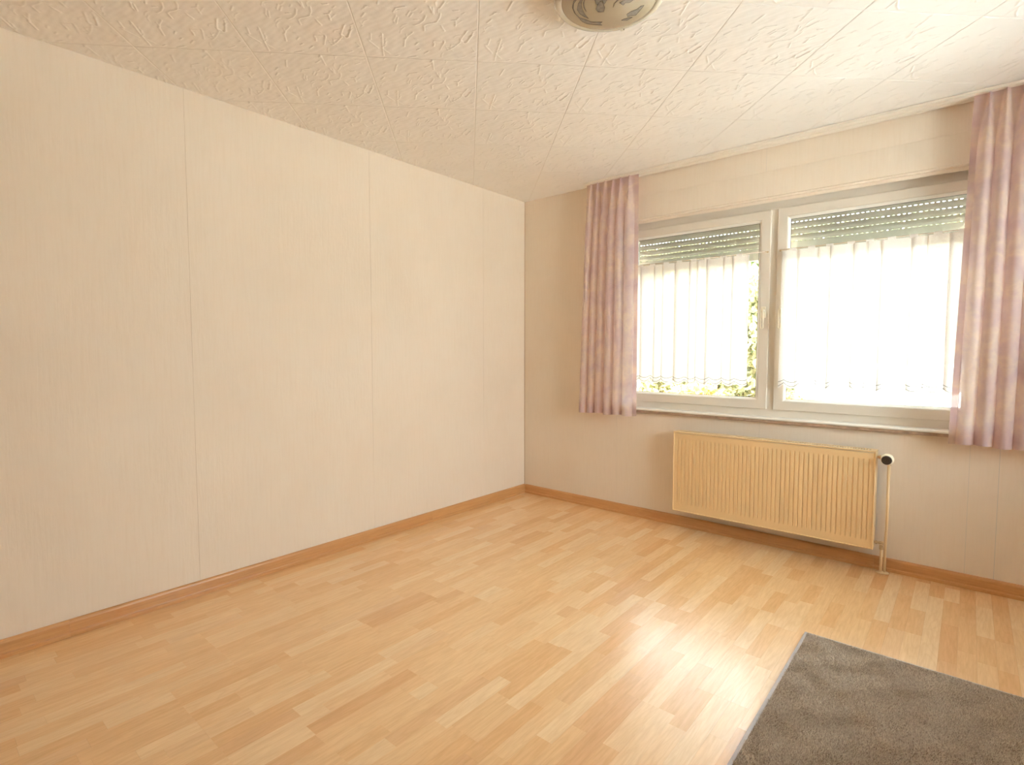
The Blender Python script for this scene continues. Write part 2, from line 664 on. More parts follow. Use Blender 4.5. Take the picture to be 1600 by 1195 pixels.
def skirting(parent, axis, a, b):
    """axis 'Y': runs along the left wall; axis 'X': along the window wall. Local Y is the grain direction."""
    mm = MB()
    L = abs(b - a)
    n = len(SK)
    vs = [(d, 0, z) for d, z in SK] + [(d, L, z) for d, z in SK]
    fs = [(i, (i + 1) % n, n + (i + 1) % n, n + i) for i in range(n)] + [tuple(range(n))[::-1], tuple(range(n, 2 * n))]
    mm.add(vs, fs)
    o = mm.obj('skirting_piece', SKIRT, parent)
    if axis == 'Y':
        o.location = (0.0, min(a, b), 0.0004)
    else:
        o.rotation_euler = (0, 0, -PI / 2)
        o.location = (a, 0.0, 0.0004)
    return o


baseboard_left = thing('baseboard_left', None, None, kind='structure')
for a, b in ((-0.0, -1.10), (-1.1005, -3.21), (-3.2105, YB + 0.0)):
    skirting(baseboard_left, 'Y', a, b)
baseboard_window = thing('baseboard_window', None, None, kind='structure')
for a, b in ((0.0228, 0.52), (0.5205, 2.62), (2.6205, XR - 0.0)):
    skirting(baseboard_window, 'X', a, b)

# ------------------------------------------------------------------ ceiling tiles with trowelled relief
T = 0.485
STROKES = [[(0.701,0.316),(0.691,0.371),(0.669,0.417),(0.634,0.444),(0.585,0.463),(0.56,0.482),(0.557,0.558)],[(0.583,0.358),(0.562,0.414),(0.524,0.462),(0.481,0.488)],[(0.488,0.411),(0.512,0.41)],[(0.788,0.396),(0.825,0.384),(0.839,0.358)],[(0.819,0.404),(0.817,0.472)],[(0.703,0.482),(0.724,0.544)],[(0.891,0.572),(0.909,0.529)],[(0.894,0.702),(0.941,0.617),(0.958,0.555)],[(0.855,0.655),(0.853,0.705),(0.795,0.781),(0.741,0.839)],[(0.629,0.736),(0.62,0.776)],[(0.199,0.629),(0.183,0.754),(0.167,0.873),(0.161,0.968)],[(0.176,0.872),(0.222,0.936),(0.262,0.967),(0.294,0.951)],[(0.104,0.637),(0.089,0.724),(0.067,0.726)],[(0.071,0.744),(0.104,0.799),(0.132,0.849)],[(0.457,0.59),(0.409,0.648),(0.382,0.7),(0.363,0.804)],[(0.461,0.77),(0.481,0.742)],[(0.468,0.848),(0.488,0.833)],[(0.53,0.904),(0.562,0.87)],[(0.38,0.985),(0.451,0.956)],[(0.347,0.372),(0.322,0.434),(0.325,0.467)],[(0.431,0.36),(0.456,0.31)],[(0.621,0.239),(0.637,0.289),(0.635,0.311)],[(0.843,0.267),(0.807,0.275)],[(0.717,0.71),(0.693,0.776),(0.675,0.831)],[(0.594,0.008),(0.597,0.176)],[(0.518,0.141),(0.563,0.097)],[(0.329,0.325),(0.356,0.273),(0.431,0.245)],[(0.452,0.374),(0.474,0.335)],[(0.698,0.245),(0.737,0.164)],[(0.647,0.256),(0.647,0.321)],[(0.221,0.234),(0.253,0.122)],[(0.358,0.397),(0.338,0.474)],[(0.069,0.406),(0.099,0.359)],[(0.902,0.541),(0.858,0.656),(0.876,0.704),(0.909,0.693),(0.94,0.601)]]
mark_rng = random.Random(5)
EXTRA = []
for i in range(40):
    s0, t0 = mark_rng.random() * 0.94 + 0.03, mark_rng.random() * 0.94 + 0.03
    a = mark_rng.gauss(0.9, 0.5)
    L = mark_rng.uniform(0.02, 0.09)
    bend = mark_rng.gauss(0, 0.4)
    EXTRA.append([(s0, t0), (s0 + L * 0.5 * math.cos(a), t0 - L * 0.5 * math.sin(a)), (s0 + L * math.cos(a + bend), t0 - L * math.sin(a + bend))])


def relief(N):
    """Height field (m, positive = towards the room) on an N x N grid of a tile."""
    c = np.linspace(0, 1, N)
    S, Tt = np.meshgrid(c, c, indexing='ij')
    Hh = np.zeros((N, N))
    for lst, amp, wid in ((STROKES, 0.0022, 0.0048), (EXTRA, 0.0012, 0.0042)):
        for pts in lst:
            best = np.full((N, N), 9.0)
            side = np.zeros((N, N))
            for (a, b) in zip(pts[:-1], pts[1:]):
                ax, ay = a
                dx, dy = b[0] - ax, b[1] - ay
                L2 = dx * dx + dy * dy + 1e-12
                u = np.clip(((S - ax) * dx + (Tt - ay) * dy) / L2, 0, 1)
                px, py = S - ax - u * dx, Tt - ay - u * dy
                d = np.hypot(px, py)
                sg = (px * dy - py * dx) / math.sqrt(L2)
                mk = d < best
                best[mk] = d[mk]
                side[mk] = sg[mk]
            x = best / wid
            # a trowel ridge: steep on one side, gentle on the other
            Hh += amp * np.where(side > 0, np.exp(-x * x), np.exp(-(x * 0.45) ** 2))
    # low undulation, periodic enough to die away at the rim
    for fx, fy, ph, am in ((2, 3, 0.3, 0.0007), (5, 2, 1.9, 0.0005), (7, 8, 0.7, 0.00035), (11, 6, 2.2, 0.0003), (14, 17, 4, 0.00022)):
        Hh += am * np.sin(2 * PI * (fx * S + 0.2 * np.sin(2 * PI * Tt * 2)) + ph) * np.sin(2 * PI * (fy * Tt + 0.15 * np.sin(2 * PI * S * 3)) + ph * 2)
    edge = np.minimum(np.minimum(S, 1 - S), np.minimum(Tt, 1 - Tt)) * T
    Hh = Hh * np.clip(edge / 0.008, 0, 1) - 0.0019 * (1 - np.clip(edge / 0.0027, 0, 1)) ** 1.5
    return Hh


def tile_mesh(N, name='ceiling_tile'):
    Hh = relief(N)
    c = np.linspace(0.0003, T - 0.0003, N)
    X, Y = np.meshgrid(c, c, indexing='ij')
    V = np.stack([X.ravel(), Y.ravel(), -Hh.ravel()], 1)
    idx = np.arange(N * N).reshape(N, N)
    F = np.stack([idx[:-1, :-1].ravel(), idx[:-1, 1:].ravel(), idx[1:, 1:].ravel(), idx[1:, :-1].ravel()], 1)
    me = bpy.data.meshes.new(name)
    me.from_pydata(V.tolist(), [], F.tolist())
    me.shade_smooth()
    me.materials.append(CEIL)
    return me


HI, MID, LO = tile_mesh(230), tile_mesh(150), tile_mesh(24)
LIMX0, LIMX1, LIMY0, LIMY1 = 0.0005, XR - 0.0005, YB + 0.0005, -0.0005
q = math.sqrt(0.5)
ROT = Matrix.Rotation(math.radians(45), 4, 'Z')
for iu in range(-14, 14):
    for iv in range(-14, 14):
        u0, v0 = 0.030 + iu * T, -2.255 + iv * T
        cs = [((u - v) * q, (u + v) * q) for u, v in ((u0, v0), (u0 + T, v0), (u0 + T, v0 + T), (u0, v0 + T))]
        xs_, ys_ = [c[0] for c in cs], [c[1] for c in cs]
        if max(xs_) < 0.01 or min(xs_) > XR - 0.01 or max(ys_) < YB + 0.01 or min(ys_) > -0.01:
            continue
        vis = any(in_view((x, y, H), 30) for x, y in cs + [((u0 + T / 2 - v0 - T / 2) * q, (u0 + v0 + T) * q)])
        inside = min(xs_) > LIMX0 and max(xs_) < LIMX1 and min(ys_) > LIMY0 and max(ys_) < LIMY1
        if inside:
            link('ceiling_tile', HI if vis else LO, None, ceiling, (cs[0][0], cs[0][1], H), (0, 0, math.radians(45)))
        else:
            bm = bmesh.new()
            bm.from_mesh(MID if vis else LO)
            mw = Matrix.Translation((cs[0][0], cs[0][1], 0)) @ ROT
            bm.transform(mw)
            for co, no in (((LIMX0, 0, 0), (-1, 0, 0)), ((LIMX1, 0, 0), (1, 0, 0)), ((0, LIMY1, 0), (0, 1, 0)), ((0, LIMY0, 0), (0, -1, 0))):
                bmesh.ops.bisect_plane(bm, geom=bm.verts[:] + bm.edges[:] + bm.faces[:], plane_co=co, plane_no=no, clear_outer=True)
            if not bm.faces:
                bm.free()
                continue
            bm.transform(mw.inverted())
            me = bpy.data.meshes.new('ceiling_tile')
            bm.to_mesh(me)
            bm.free()
            if not me.materials:
                me.materials.append(CEIL)
            me.shade_smooth()
            link('ceiling_tile', me, None, ceiling, (cs[0][0], cs[0][1], H), (0, 0, math.radians(45)))

# ------------------------------------------------------------------ window
window_1 = thing('window_1', None, None, kind='structure')
m = MB()
m.frame(OX0 + 0.001, OX1 - 0.001, 0.829, 2.234, [(0, 0.060), (0.068, 0.060), (0.071, 0.063), (0.071, 0.13), (0, 0.13)])
m.obj('window_frame', PVC, window_1)
m = MB()
m.bbox(1.975, 2.057, 0.0601, 0.13, 0.895, 2.165, 0.002)
m.obj('mullion', PVC, window_1)
m = MB()
for zz, lo, hi in ((0, 0.817, 0.8325),):
    n = 10
    prof = [(0.06, lo), (-0.024, lo)] + [(-0.024 - 0.0078 * math.sin(PI * k / n), (lo + hi) / 2 - 0.00775 * math.cos(PI * k / n)) for k in range(1, n)] + [(-0.024, hi), (0.06, hi)]
    vs = [(0.90, y, z) for y, z in prof] + [(3.13, y, z) for y, z in prof]
    k = len(prof)
    m.add(vs, [(i, (i + 1) % k, k + (i + 1) % k, k + i) for i in range(k)] + [tuple(range(k)), tuple(range(k, 2 * k))[::-1]])
sill = m.obj('window_sill', SILLW, window_1, angle=40)
m = MB()
m.bbox(0.905, 3.125, -0.026, -0.0002, 0.8, 0.8168, 0.0015)
tag(m.obj('sill_underside', MARBLE, sill), 'brown stone layer under the white sill board')

SASH = [(0, 0.0595), (0, 0.047), (0.002, 0.045), (0.054, 0.045), (0.056, 0.0465), (0.057, 0.058), (0.057, 0.080), (0, 0.080)]
BEADP = [(0.0573, 0.0475), (0.0573, 0.075), (0.072, 0.075), (0.072, 0.0625), (0.0695, 0.059), (0.062, 0.050), (0.0595, 0.0475)]


def make_sash(x0, x1, handle_x, flip):
    mm = MB()
    mm.frame(x0, x1, 0.880, 2.163, SASH)
    s = mm.obj('sash', PVC, window_1)
    mm = MB()
    mm.frame(x0, x1, 0.880, 2.163, BEADP)
    mm.obj('glazing_bead', BEAD, s)
    mm = MB()
    mm.frame(x0, x1, 0.880, 2.163, [(0.0705, 0.0632), (0.0705, 0.0645), (0.0745, 0.0645), (0.0745, 0.0632)])
    mm.obj('gasket', GASKET, s)
    mm = MB()
    mm.box(x0 + 0.0722, x1 - 0.0722, 0.0646, 0.0686, 0.880 + 0.0722, 2.163 - 0.0722)
    mm.obj('glass_pane', GLASS, s)
    # handle: base plate, neck and a slotted lever hanging down
    mm = MB()
    hx = handle_x
    mm.bbox(hx - 0.013, hx + 0.013, 0.036, 0.0449, 1.475, 1.548, 0.004, 2)
    mm.tube([(hx, 0.040, 1.520), (hx, 0.006, 1.520)], [0.010, 0.009], 14)
    lx = hx
    w2, zt, zb = 0.0105, 1.532, 1.402
    outline = []
    for k in range(9):
        a = PI * k / 8
        outline.append((lx + w2 * math.cos(a), zt - w2 + w2 * math.sin(a)))
    for k in range(9):
        a = PI + PI * k / 8
        outline.append((lx + w2 * math.cos(a), zb + w2 + w2 * math.sin(a)))
    inner = []
    for k in range(18):
        ox, oz = outline[k]
        inner.append((lx + (ox - lx) * 0.56, (zt + zb) / 2 + (oz - (zt + zb) / 2) * 0.90 - 0.004))
    n = 18
    rings = [[(x, 0.010, z) for x, z in outline], [(x, 0.000, z) for x, z in outline],
             [(lx + (x - lx) * 0.94, -0.0015, z) for x, z in outline], [(x, -0.0015, z) for x, z in inner], [(x, 0.010, z) for x, z in inner]]
    vs = [p for r in rings for p in r]
    fs = [(i * n + k, i * n + (k + 1) % n, ((i + 1) % 5) * n + (k + 1) % n, ((i + 1) % 5) * n + k) for i in range(5) for k in range(n)]
    mm.add(vs, fs)
    tag(mm.obj('handle', HANDLE, s, angle=50), 'cream lever handle with a long slot')
    return s


make_sash(0.985, 1.995, 1.966, 1)
make_sash(2.037, 3.047, 2.072, -1)

# roller shutter box cover above the window
m = MB()
n = 8
lip = [(-0.001, 2.395), (-0.0035, 2.3945), (-0.0045, 2.392), (-0.0045, 2.236)] + \
      [(-0.0045 - 0.014 * math.sin(PI * k / n), 2.2275 + 0.0085 * math.cos(PI * k / n)) for k in range(n + 1)] + [(-0.001, 2.219)]
vs = [(OX0 - 0.03, y, z) for y, z in lip] + [(OX1 + 0.03, y, z) for y, z in lip]
k = len(lip)
m.add(vs, [(i, (i + 1) % k, k + (i + 1) % k, k + i) for i in range(k)] + [tuple(range(k)), tuple(range(k, 2 * k))[::-1]])
tag(m.obj('shutter_box_cover', WALL, angle=40), 'long beige cover panel of the roller shutter box above the window', 'panel')

# ------------------------------------------------------------------ roller shutters (outside the panes)
def slat_mesh(L, pitch=0.041):
    mm = MB()
    h = pitch - 0.0040
    prof = []
    n = 8
    for k in range(n + 1):
        t_ = k / n
        prof.append((0.0 - 0.0035 * math.sin(PI * t_), t_ * h))
    for k in range(n, -1, -1):
        t_ = k / n
        prof.append((0.008 - 0.0035 * math.sin(PI * t_) * 0.8, t_ * h))
    kk = len(prof)
    vs = [(0, y, z) for y, z in prof] + [(L, y, z) for y, z in prof]
    mm.add(vs, [(i, (i + 1) % kk, kk + (i + 1) % kk, kk + i) for i in range(kk)] + [tuple(range(kk)), tuple(range(kk, 2 * kk))[::-1]])
    x = 0.004
    while x < L - 0.012:          # bridges of the perforated hook strip; the gaps between them are the light slits
        mm.box(x, x + 0.0130, 0.002, 0.005, -0.0042, 0.0002)
        x += 0.0255
    return mm.mesh('slat')


def shutter(x0, x1, bottom, first_row, rows, label):
    t_ = thing('roller_shutter', label, 'shutter', ((x0 + x1) / 2, 0.17, bottom), group='roller shutters outside the window')
    me = slat_mesh(x1 - x0)
    me.materials.append(SHUT)
    for i in range(rows):
        link('slat', me, None, t_, (x0 - (x0 + x1) / 2, 0, first_row - bottom + i * 0.041))
    mm = MB()
    z1 = first_row - bottom - 0.0040
    mm.bbox(x0 - (x0 + x1) / 2, x1 - (x0 + x1) / 2, -0.003, 0.010, 0, z1, 0.002)
    mm.obj('end_bar', SHUT, t_)
    for sx in (x0 - 0.012, x1 - 0.010):
        mm = MB()
        mm.box(sx - (x0 + x1) / 2, sx + 0.022 - (x0 + x1) / 2, -0.012, 0.022, 0.84 - bottom, 2.33 - bottom)
        mm.obj('guide_rail', PVC, t_)
    return t_


shutter(0.975, 1.995, 1.868, 1.952, 8, 'half raised grey roller shutter outside the left window pane')
shutter(2.045, 3.050, 1.885, 1.971, 8, 'half raised grey roller shutter outside the right window pane')

# ------------------------------------------------------------------ cafe rods and sheers
def cafe(x0, x1, rx0, rx1, folds, label, rlabel, seed):
    rg = random.Random(seed)
    r = thing('cafe_rod', rlabel, 'rod', ((rx0 + rx1) / 2, 0.022, 1.898), 'rods on the window sashes')
    hw = (rx1 - rx0) / 2
    mm = MB()
    mm.tube([(-hw, 0, 0), (hw, 0, 0)], 0.0028, 8)
    mm.obj('rod', ROD, r, smooth=True)
    for sg in (-1, 1):
        mm = MB()
        mm.tube([(sg * (hw - 0.002), 0.0, 0.0), (sg * (hw + 0.006), 0.010, 0.0), (sg * (hw + 0.010), 0.0228, 0.0)], 0.0024, 8)
        mm.lathe([(0.0005, -0.0002), (0.006, 0.0), (0.0065, 0.002), (0.003, 0.0035), (0.0005, 0.0035)], (sg * (hw + 0.010), 0.0228, 0.0), 'Y', 12)
        mm.obj('hook', BRASS, r, smooth=True)
    s = thing('cafe_curtain', label, 'curtain', ((x0 + x1) / 2, 0.022, 1.03), 'white half curtains in the window')
    # fold line: list of (width, amplitude)
    W = x1 - x0
    cuts = [0]
    while cuts[-1] < 1:
        cuts.append(cuts[-1] + rg.uniform(0.75, 1.25) / folds)
    cuts = [c / cuts[-1] for c in cuts]

    def surf(p, z, off=0.0):
        """p 0..1 across; z height above hem. Soft saw-tooth folds."""
        i = max(j for j in range(len(cuts) - 1) if cuts[j] <= p + 1e-9)
        f = (p - cuts[i]) / (cuts[i + 1] - cuts[i])
        a = 0.0135 * (0.35 + 0.65 * min(1, (0.88 - z) / 0.25)) * (1 if z < 0.88 else 1)
        a *= (0.8 + 0.4 * math.sin(i * 2.3 + 0.6))
        # each fold doubles back on itself (three layers where it overlaps)
        lap = 0.036 * (0.75 + 0.35 * math.sin(i * 4.1 + seed)) * (cuts[i + 1] - cuts[i]) * folds
        x = x0 + W * p - lap * math.sin(2 * PI * f) + 0.004 * math.sin(PI * f) ** 2 * math.sin(i * 1.7 + 3 * z)
        return x - (x0 + x1) / 2, -a * math.sin(2 * PI * f) * 0.9 + 0.002 + 0.004 * math.cos(2 * PI * f) + off, f

    NP = folds * 18
    zt = 0.855 - 0.03

    def zed(x):     # scalloped lower edge
        return -0.034 * abs(math.sin(PI * x / 0.088)) ** 0.8 + 0.025

    rowsz = [0, 0.012, 0.024, 0.036, 0.05, 0.08] + [0.08 + (0.859 - 0.08) * k / 16 for k in range(1, 17)]
    P = []
    for zi in rowsz:
        row = []
        for j in range(NP + 1):
            p = j / NP * 0.99999
            x, y, f = surf(p, zi)
            fade = max(0, 1 - zi / 0.08)
            row.append((x, y, zi + zed(x) * fade))
        P.append(row)
    mm = MB()
    mm.grid(P)
    mm.obj('voile_panel', SHEER, s, smooth=True, fix=False)
    # doubled header band
    mm = MB()
    P = []
    for zi in (0.806, 0.818, 0.832, 0.846, 0.8595):
        P.append([(surf(j / NP * 0.99999, min(zi, 0.868))[0], surf(j / NP * 0.99999, min(zi, 0.868))[1] - 0.0012, zi) for j in range(NP + 1)])
    mm.grid(P)
    mm.obj('header_band', SHEER2, s, smooth=True, fix=False)
    # tab loops round the rod
    nt = max(6, int(W / 0.092))
    for k in range(nt):
        xc = -W / 2 + W * (k + 0.5) / nt + rg.uniform(-0.006, 0.006)
        hw2 = 0.019
        mm = MB()
        P = []
        yb = surf(min(0.999, max(0, (xc + W / 2) / W)), 0.868)[1]
        path = [(yb - 0.001, -0.016), (-0.0055, -0.006)] + [(0.0052 * math.cos(a), 0.0052 * math.sin(a)) for a in [PI - PI * q_ / 6 for q_ in range(7)]] + [(0.0055, -0.006), (yb + 0.001, -0.016)]
        for (yy_, zz_) in path:
            P.append([(xc - hw2, yy_, 0.868 + zz_), (xc, yy_ - 0.0004, 0.868 + zz_), (xc + hw2, yy_, 0.868 + zz_)])
        mm.grid(P)
        mm.obj('tab', SHEER2, s, smooth=True, fix=False)
    # two embroidered wavy lines near the hem
    for zo in (0.012, 0.036):
        mm = MB()
        P = [[], []]
        for j in range(NP * 1 + 1):
            p = j / NP * 0.99999
            x, y, f = surf(p, zo)
            zc = zo + zed(x) * max(0, 1 - zo / 0.08)
            P[0].append((x, y - 0.0008, zc - 0.0016))
            P[1].append((x, y - 0.0008, zc + 0.0016))
        mm.grid(P)
        tag(mm.obj('embroidered_line', THREAD, s, fix=False), 'grey wavy stitched line')
    return s


cafe(1.040, 1.858, 0.999, 1.970, 9, 'white voile half curtain in front of the left window pane',
     'thin rod across the left window sash', 3)
cafe(2.085, 3.000, 2.066, 3.030, 9, 'white voile half curtain in front of the right window pane',
     'thin rod across the right window sash', 8)

# ------------------------------------------------------------------ curtain rail on the ceiling
rail = thing('curtain_rail', 'flat cream curtain rail running along the ceiling above the window', 'rail', (0, 0, H))
m = MB()
for (y0, y1, z0, z1) in ((-0.132, -0.1265, -0.011, -0.004), (-0.132, -0.010, -0.004, -0.0032), (-0.0755, -0.0705, -0.011, -0.004), (-0.116, -0.0805, -0.011, -0.004),
                         (-0.0600, -0.0245, -0.011, -0.004), (-0.0155, -0.010, -0.011, -0.004)):
    m.bbox(0.685, XR - 0.4, y0, y1, z0, z1, 0.0003)
m.obj('track', RAIL, rail)


# ------------------------------------------------------------------ mauve side curtains
def drape(label, xt0, xt1, xb0, xb1, pleats, edge_side, seed):
    rg = random.Random(seed)
    ztop, zbot = H - 0.013, 0.778
    Ht = ztop - zbot
    t_ = thing('curtain', label, 'curtain', ((xb0 + xb1) / 2, -0.098, zbot), 'mauve side curtains')
    cx = (xb0 + xb1) / 2
    # pleats: list of positions 0..1
    per = [rg.uniform(-0.10, 0.10) for _ in pleats]
    mids = [-0.2] + [(a + b) / 2 for a, b in zip(pleats[:-1], pleats[1:])] + [1.2]
    mids[0] = pleats[0] - (mids[1] - pleats[0])
    mids[-1] = pleats[-1] + (pleats[-1] - mids[-2])

    def surf(p, z, off=0.0):
        d = (Ht - z)                      # below the top
        i = 0
        while i < len(pleats) - 1 and p > mids[i + 1]:
            i += 1
        half = (mids[i + 1] - mids[i]) / 2
        ctr = pleats[i]
        u_ = (p - ctr) / half            # -1..1
        u_ = max(-1.2, min(1.2, u_))
        grow = min(1, d / 0.30)
        drift = per[i] * min(1, d / 1.2)
        u2 = u_ - drift * (1 - u_ * u_)
        # narrow pinched pleat at the top, rounded fold lower down
        k_ = 12.0 * (1 - grow) ** 2 + 1.7
        ridge = (0.5 + 0.5 * math.cos(PI * max(-1, min(1, u2)))) ** k_
        amp = 0.021 + 0.026 * grow + 0.005 * math.sin(i * 1.9 + seed) * grow
        if d < 0.09:                       # three-finger pleat: two thin grooves
            ridge *= 1 - 0.35 * (1 - d / 0.09) * math.cos(u2 * PI * 10) ** 2
        xw0 = xt0 + (xb0 - xt0) * (d / Ht)
        xw1 = xt1 + (xb1 - xt1) * (d / Ht)
        x = xw0 + (xw1 - xw0) * p
        x += math.sin(PI * u2) * 0.017 * grow * (1 if abs(u_) <= 1 else 0)
        y = -amp * ridge + 0.012 + 0.003 * math.sin(6 * p + 3.1 * d) * grow
        y += 0.0025 * mnoise.noise(Vector((p * 6, d * 2.0, seed)))
        return x - cx, y + off

    NP = len(pleats) * 22
    NZ = 60

    def sheet(name, p0, p1, z0, z1, off, lbl=None, nz=NZ):
        mm = MB()
        n = max(4, int(NP * (p1 - p0)))
        P = []
        for a in range(nz + 1):
            z = z0 + (z1 - z0) * a / nz
            row = []
            for b in range(n + 1):
                p = p0 + (p1 - p0) * b / n
                x, y = surf(p, z, off)
                row.append((x, y, z + (0.004 * math.sin(p * 17 + seed) * (1 - z / 0.2) if z < 0.2 else 0)))
            P.append(row)
        mm.grid(P)
        o = mm.obj(name, DRAPE, t_, smooth=True, fix=False)
        if lbl:
            o['label'] = lbl
        return o

    sheet('cloth', 0, 1, 0, Ht, 0.0)
    sheet('bottom_hem', 0, 1, 0.0005, 0.075, 0.0018, 'denser doubled hem', 6)
    sheet('heading_tape', 0, 1, Ht - 0.075, Ht - 0.001, 0.0018, None, 8)
    e = 0.055
    if edge_side == 'right':
        sheet('side_hem', 1 - e, 1, 0.076, Ht - 0.076, 0.0018)
    else:
        sheet('side_hem', 0, e, 0.076, Ht - 0.076, 0.0018)
    # hooks from the heading to the rail
    for pp in pleats:
        x, y = surf(pp, Ht)
        mm = MB()
        mm.tube([(x, 0.012, Ht - 0.030), (x, 0.010, Ht - 0.004), (x, 0.005, Ht + 0.002)], 0.0013, 6)
        mm.obj('hook', RAIL, t_)
    return t_


drape('short mauve patterned curtain hanging left of the window', 0.690, 1.126, 0.628, 1.133,
      [0.09, 0.225, 0.375, 0.53, 0.68, 0.845], 'right', 2)
drape('short mauve patterned curtain hanging at the right edge of the window', 2.968, 3.575, 2.930, 3.60,
      [0.10, 0.205, 0.315, 0.42, 0.53, 0.64, 0.75, 0.86, 0.95], 'left', 5)

# belt winder behind the right curtain
bw = thing('belt_winder', 'small box with shutter belt on the wall behind the right curtain', 'winder', (3.165, 0.0, 1.12))
m = MB()
m.bbox(-0.022, 0.05, -0.022, -0.0004, 0.0, 0.088, 0.004, 2)
m.obj('winder_box', plain('brown grey plastic', (150, 116, 92), 0.5), bw)
m = MB()
m.box(0.004, 0.024, -0.011, -0.009, 0.088, 1.09)
m.obj('belt', plain('grey webbing', (170, 160, 145), 0.9), bw)

# ------------------------------------------------------------------ radiator
RX0, RX1, RZ0, RZ1, RYF, RYB = 1.437, 2.623, 0.139, 0.700, -0.120, -0.035
rad = thing('radiator', 'cream ribbed panel radiator on the wall under the window', 'radiator', ((RX0 + RX1) / 2, (RYF + RYB) / 2, RZ0))
RO = Vector(((RX0 + RX1) / 2, (RYF + RYB) / 2, RZ0))
NG = 45
gx0, gx1 = RX0 + 0.034, RX1 - 0.034
pitch = (gx1 - gx0) / (NG - 1)
xs = [RX0 + 0.0075, RX0 + 0.012]
kinds = [0, 0]
for i in range(NG):
    c = gx0 + i * pitch
    xs += [c - 0.0046, c - 0.0022, c + 0.0022, c + 0.0046]
    kinds += [0, 1, 1, 0]
xs += [RX1 - 0.012, RX1 - 0.0075]
kinds += [0, 0]
zs = [(RZ0 + 0.0075, 0), (RZ0 + 0.046, 0), (RZ0 + 0.060, 0.6), (RZ0 + 0.070, 1), (RZ1 - 0.070, 1), (RZ1 - 0.060, 0.6), (RZ1 - 0.046, 0), (RZ1 - 0.012, 0)]
P = [[(x - RO.x, RYF + 0.0045 + 0.0042 * kd * kz - RO.y, z - RO.z) for x, kd in zip(xs, kinds)] for z, kz in zs]
m = MB()
m.grid(P)
m.obj('front_panel', RAD, rad, smooth=False, fix=False)
# raised rim round the front panel
m = MB()
m.frame(RX0 - RO.x, RX1 - RO.x, 0, RZ1 - 0.002 - RO.z, [(0, RYF + 0.004 - RO.y), (0.002, RYF - RO.y), (0.0055, RYF - RO.y), (0.0075, RYF + 0.0046 - RO.y), (0.0085, RYF + 0.012 - RO.y), (0, RYF + 0.012 - RO.y)])
m.obj('front_rim', RAD, rad)
# side covers
for (a, b) in ((RX0, RX0 + 0.0015), (RX1 - 0.0015, RX1)):
    m = MB()
    m.bbox(a - RO.x, b - RO.x, RYF + 0.012 - RO.y, RYB - RO.y, 0.002, RZ1 - RO.z, 0.0005)
    m.obj('side_cover', RAD, rad)
# top grille: front and back strips joined by short bars, dark slots between
m = MB()
zt0, zt1 = RZ1 - 0.004 - RO.z, RZ1 - RO.z
m.bbox(RX0 - RO.x, RX1 - RO.x, RYF - RO.y, RYF + 0.016 - RO.y, zt0, zt1, 0.001)
m.bbox(RX0 - RO.x, RX1 - RO.x, RYB - 0.010 - RO.y, RYB - RO.y, zt0, zt1, 0.001)
m.box(RX0 - RO.x, RX0 + 0.03 - RO.x, RYF + 0.016 - RO.y, RYB - 0.010 - RO.y, zt0, zt1 - 0.0003)
m.box(RX1 - 0.03 - RO.x, RX1 - RO.x, RYF + 0.016 - RO.y, RYB - 0.010 - RO.y, zt0, zt1 - 0.0003)
x = RX0 + 0.036
while x < RX1 - 0.034:
    m.box(x - RO.x, x + 0.0058 - RO.x, RYF + 0.016 - RO.y, RYB - 0.010 - RO.y, zt0, zt1 - 0.0003)
    x += 0.0133
m.obj('top_grille', RAD, rad)
m = MB()
m.bbox(RX0 + 0.02 - RO.x, RX1 - 0.02 - RO.x, RYF + 0.014 - RO.y, RYF + 0.018 - RO.y, 0.01, 0.5, 0.001)
m.bbox(RX0 + 0.02 - RO.x, RX1 - 0.02 - RO.x, RYB - 0.012 - RO.y, RYB - 0.002 - RO.y, 0.004, 0.53, 0.001)
x = RX0 + 0.05
while x < RX1 - 0.05:
    m.box(x - RO.x, x + 0.001 - RO.x, RYF + 0.02 - RO.y, RYB - 0.014 - RO.y, 0.03, 0.46)
    x += 0.0133
m.obj('convector', RADDARK, rad)
for bx in (RX0 + 0.15, RX1 - 0.15):
    m = MB()
    m.bbox(bx - 0.02 - RO.x, bx + 0.02 - RO.x, RYB - RO.y, -0.0002 - RO.y, 0.03, 0.50, 0.002)
    m.obj('wall_bracket', RAD, rad)

# thermostatic valve and pipes belong to the radiator
VX, VZ = 2.674, 0.661
val = thing('thermostat_valve', None, None)
val.parent = rad
val.location = (VX - RO.x, -0.07 - RO.y, VZ - RO.z)
m = MB()
m.lathe([(0.0, -0.002), (0.013, 0.0), (0.017, 0.006), (0.019, 0.016), (0.027, 0.024), (0.031, 0.036), (0.0315, 0.050), (0.029, 0.064), (0.0245, 0.072), (0.024, 0.0715)], (0, 0, 0), 'Y', 32)
m.obj('valve_head', KNOBW, val, smooth=True)
m = MB()
m.lathe([(0.0245, 0.070), (0.0245, 0.080), (0.022, 0.084), (0.014, 0.085), (0.0125, 0.082), (0.008, 0.082), (0.0065, 0.0855), (0.0, 0.0855)], (0, 0, 0), 'Y', 32)
tag(m.obj('valve_cap', CAPM, val, angle=30), 'dark round end cap')
m = MB()
m.tube([(-0.052, 0.010, 0), (-0.02, 0.010, 0)], 0.0075, 14)
m.tube([(-0.044, 0.010, 0), (-0.034, 0.010, 0)], 0.0125, 6)
m.tube([(-0.02, 0.010, 0), (0.0, 0.010, 0)], 0.010, 14)
m.tube([(0.004, 0.010, 0.006), (0.004, 0.010, -0.03)], 0.0095, 14)
m.tube([(0.004, 0.010, -0.026), (0.004, 0.010, -0.040)], 0.0115, 6)
m.obj('valve_body', BRASS, val, smooth=False)


def rp(p):
    return (p[0] - RO.x, p[1] - RO.y, p[2] - RO.z)


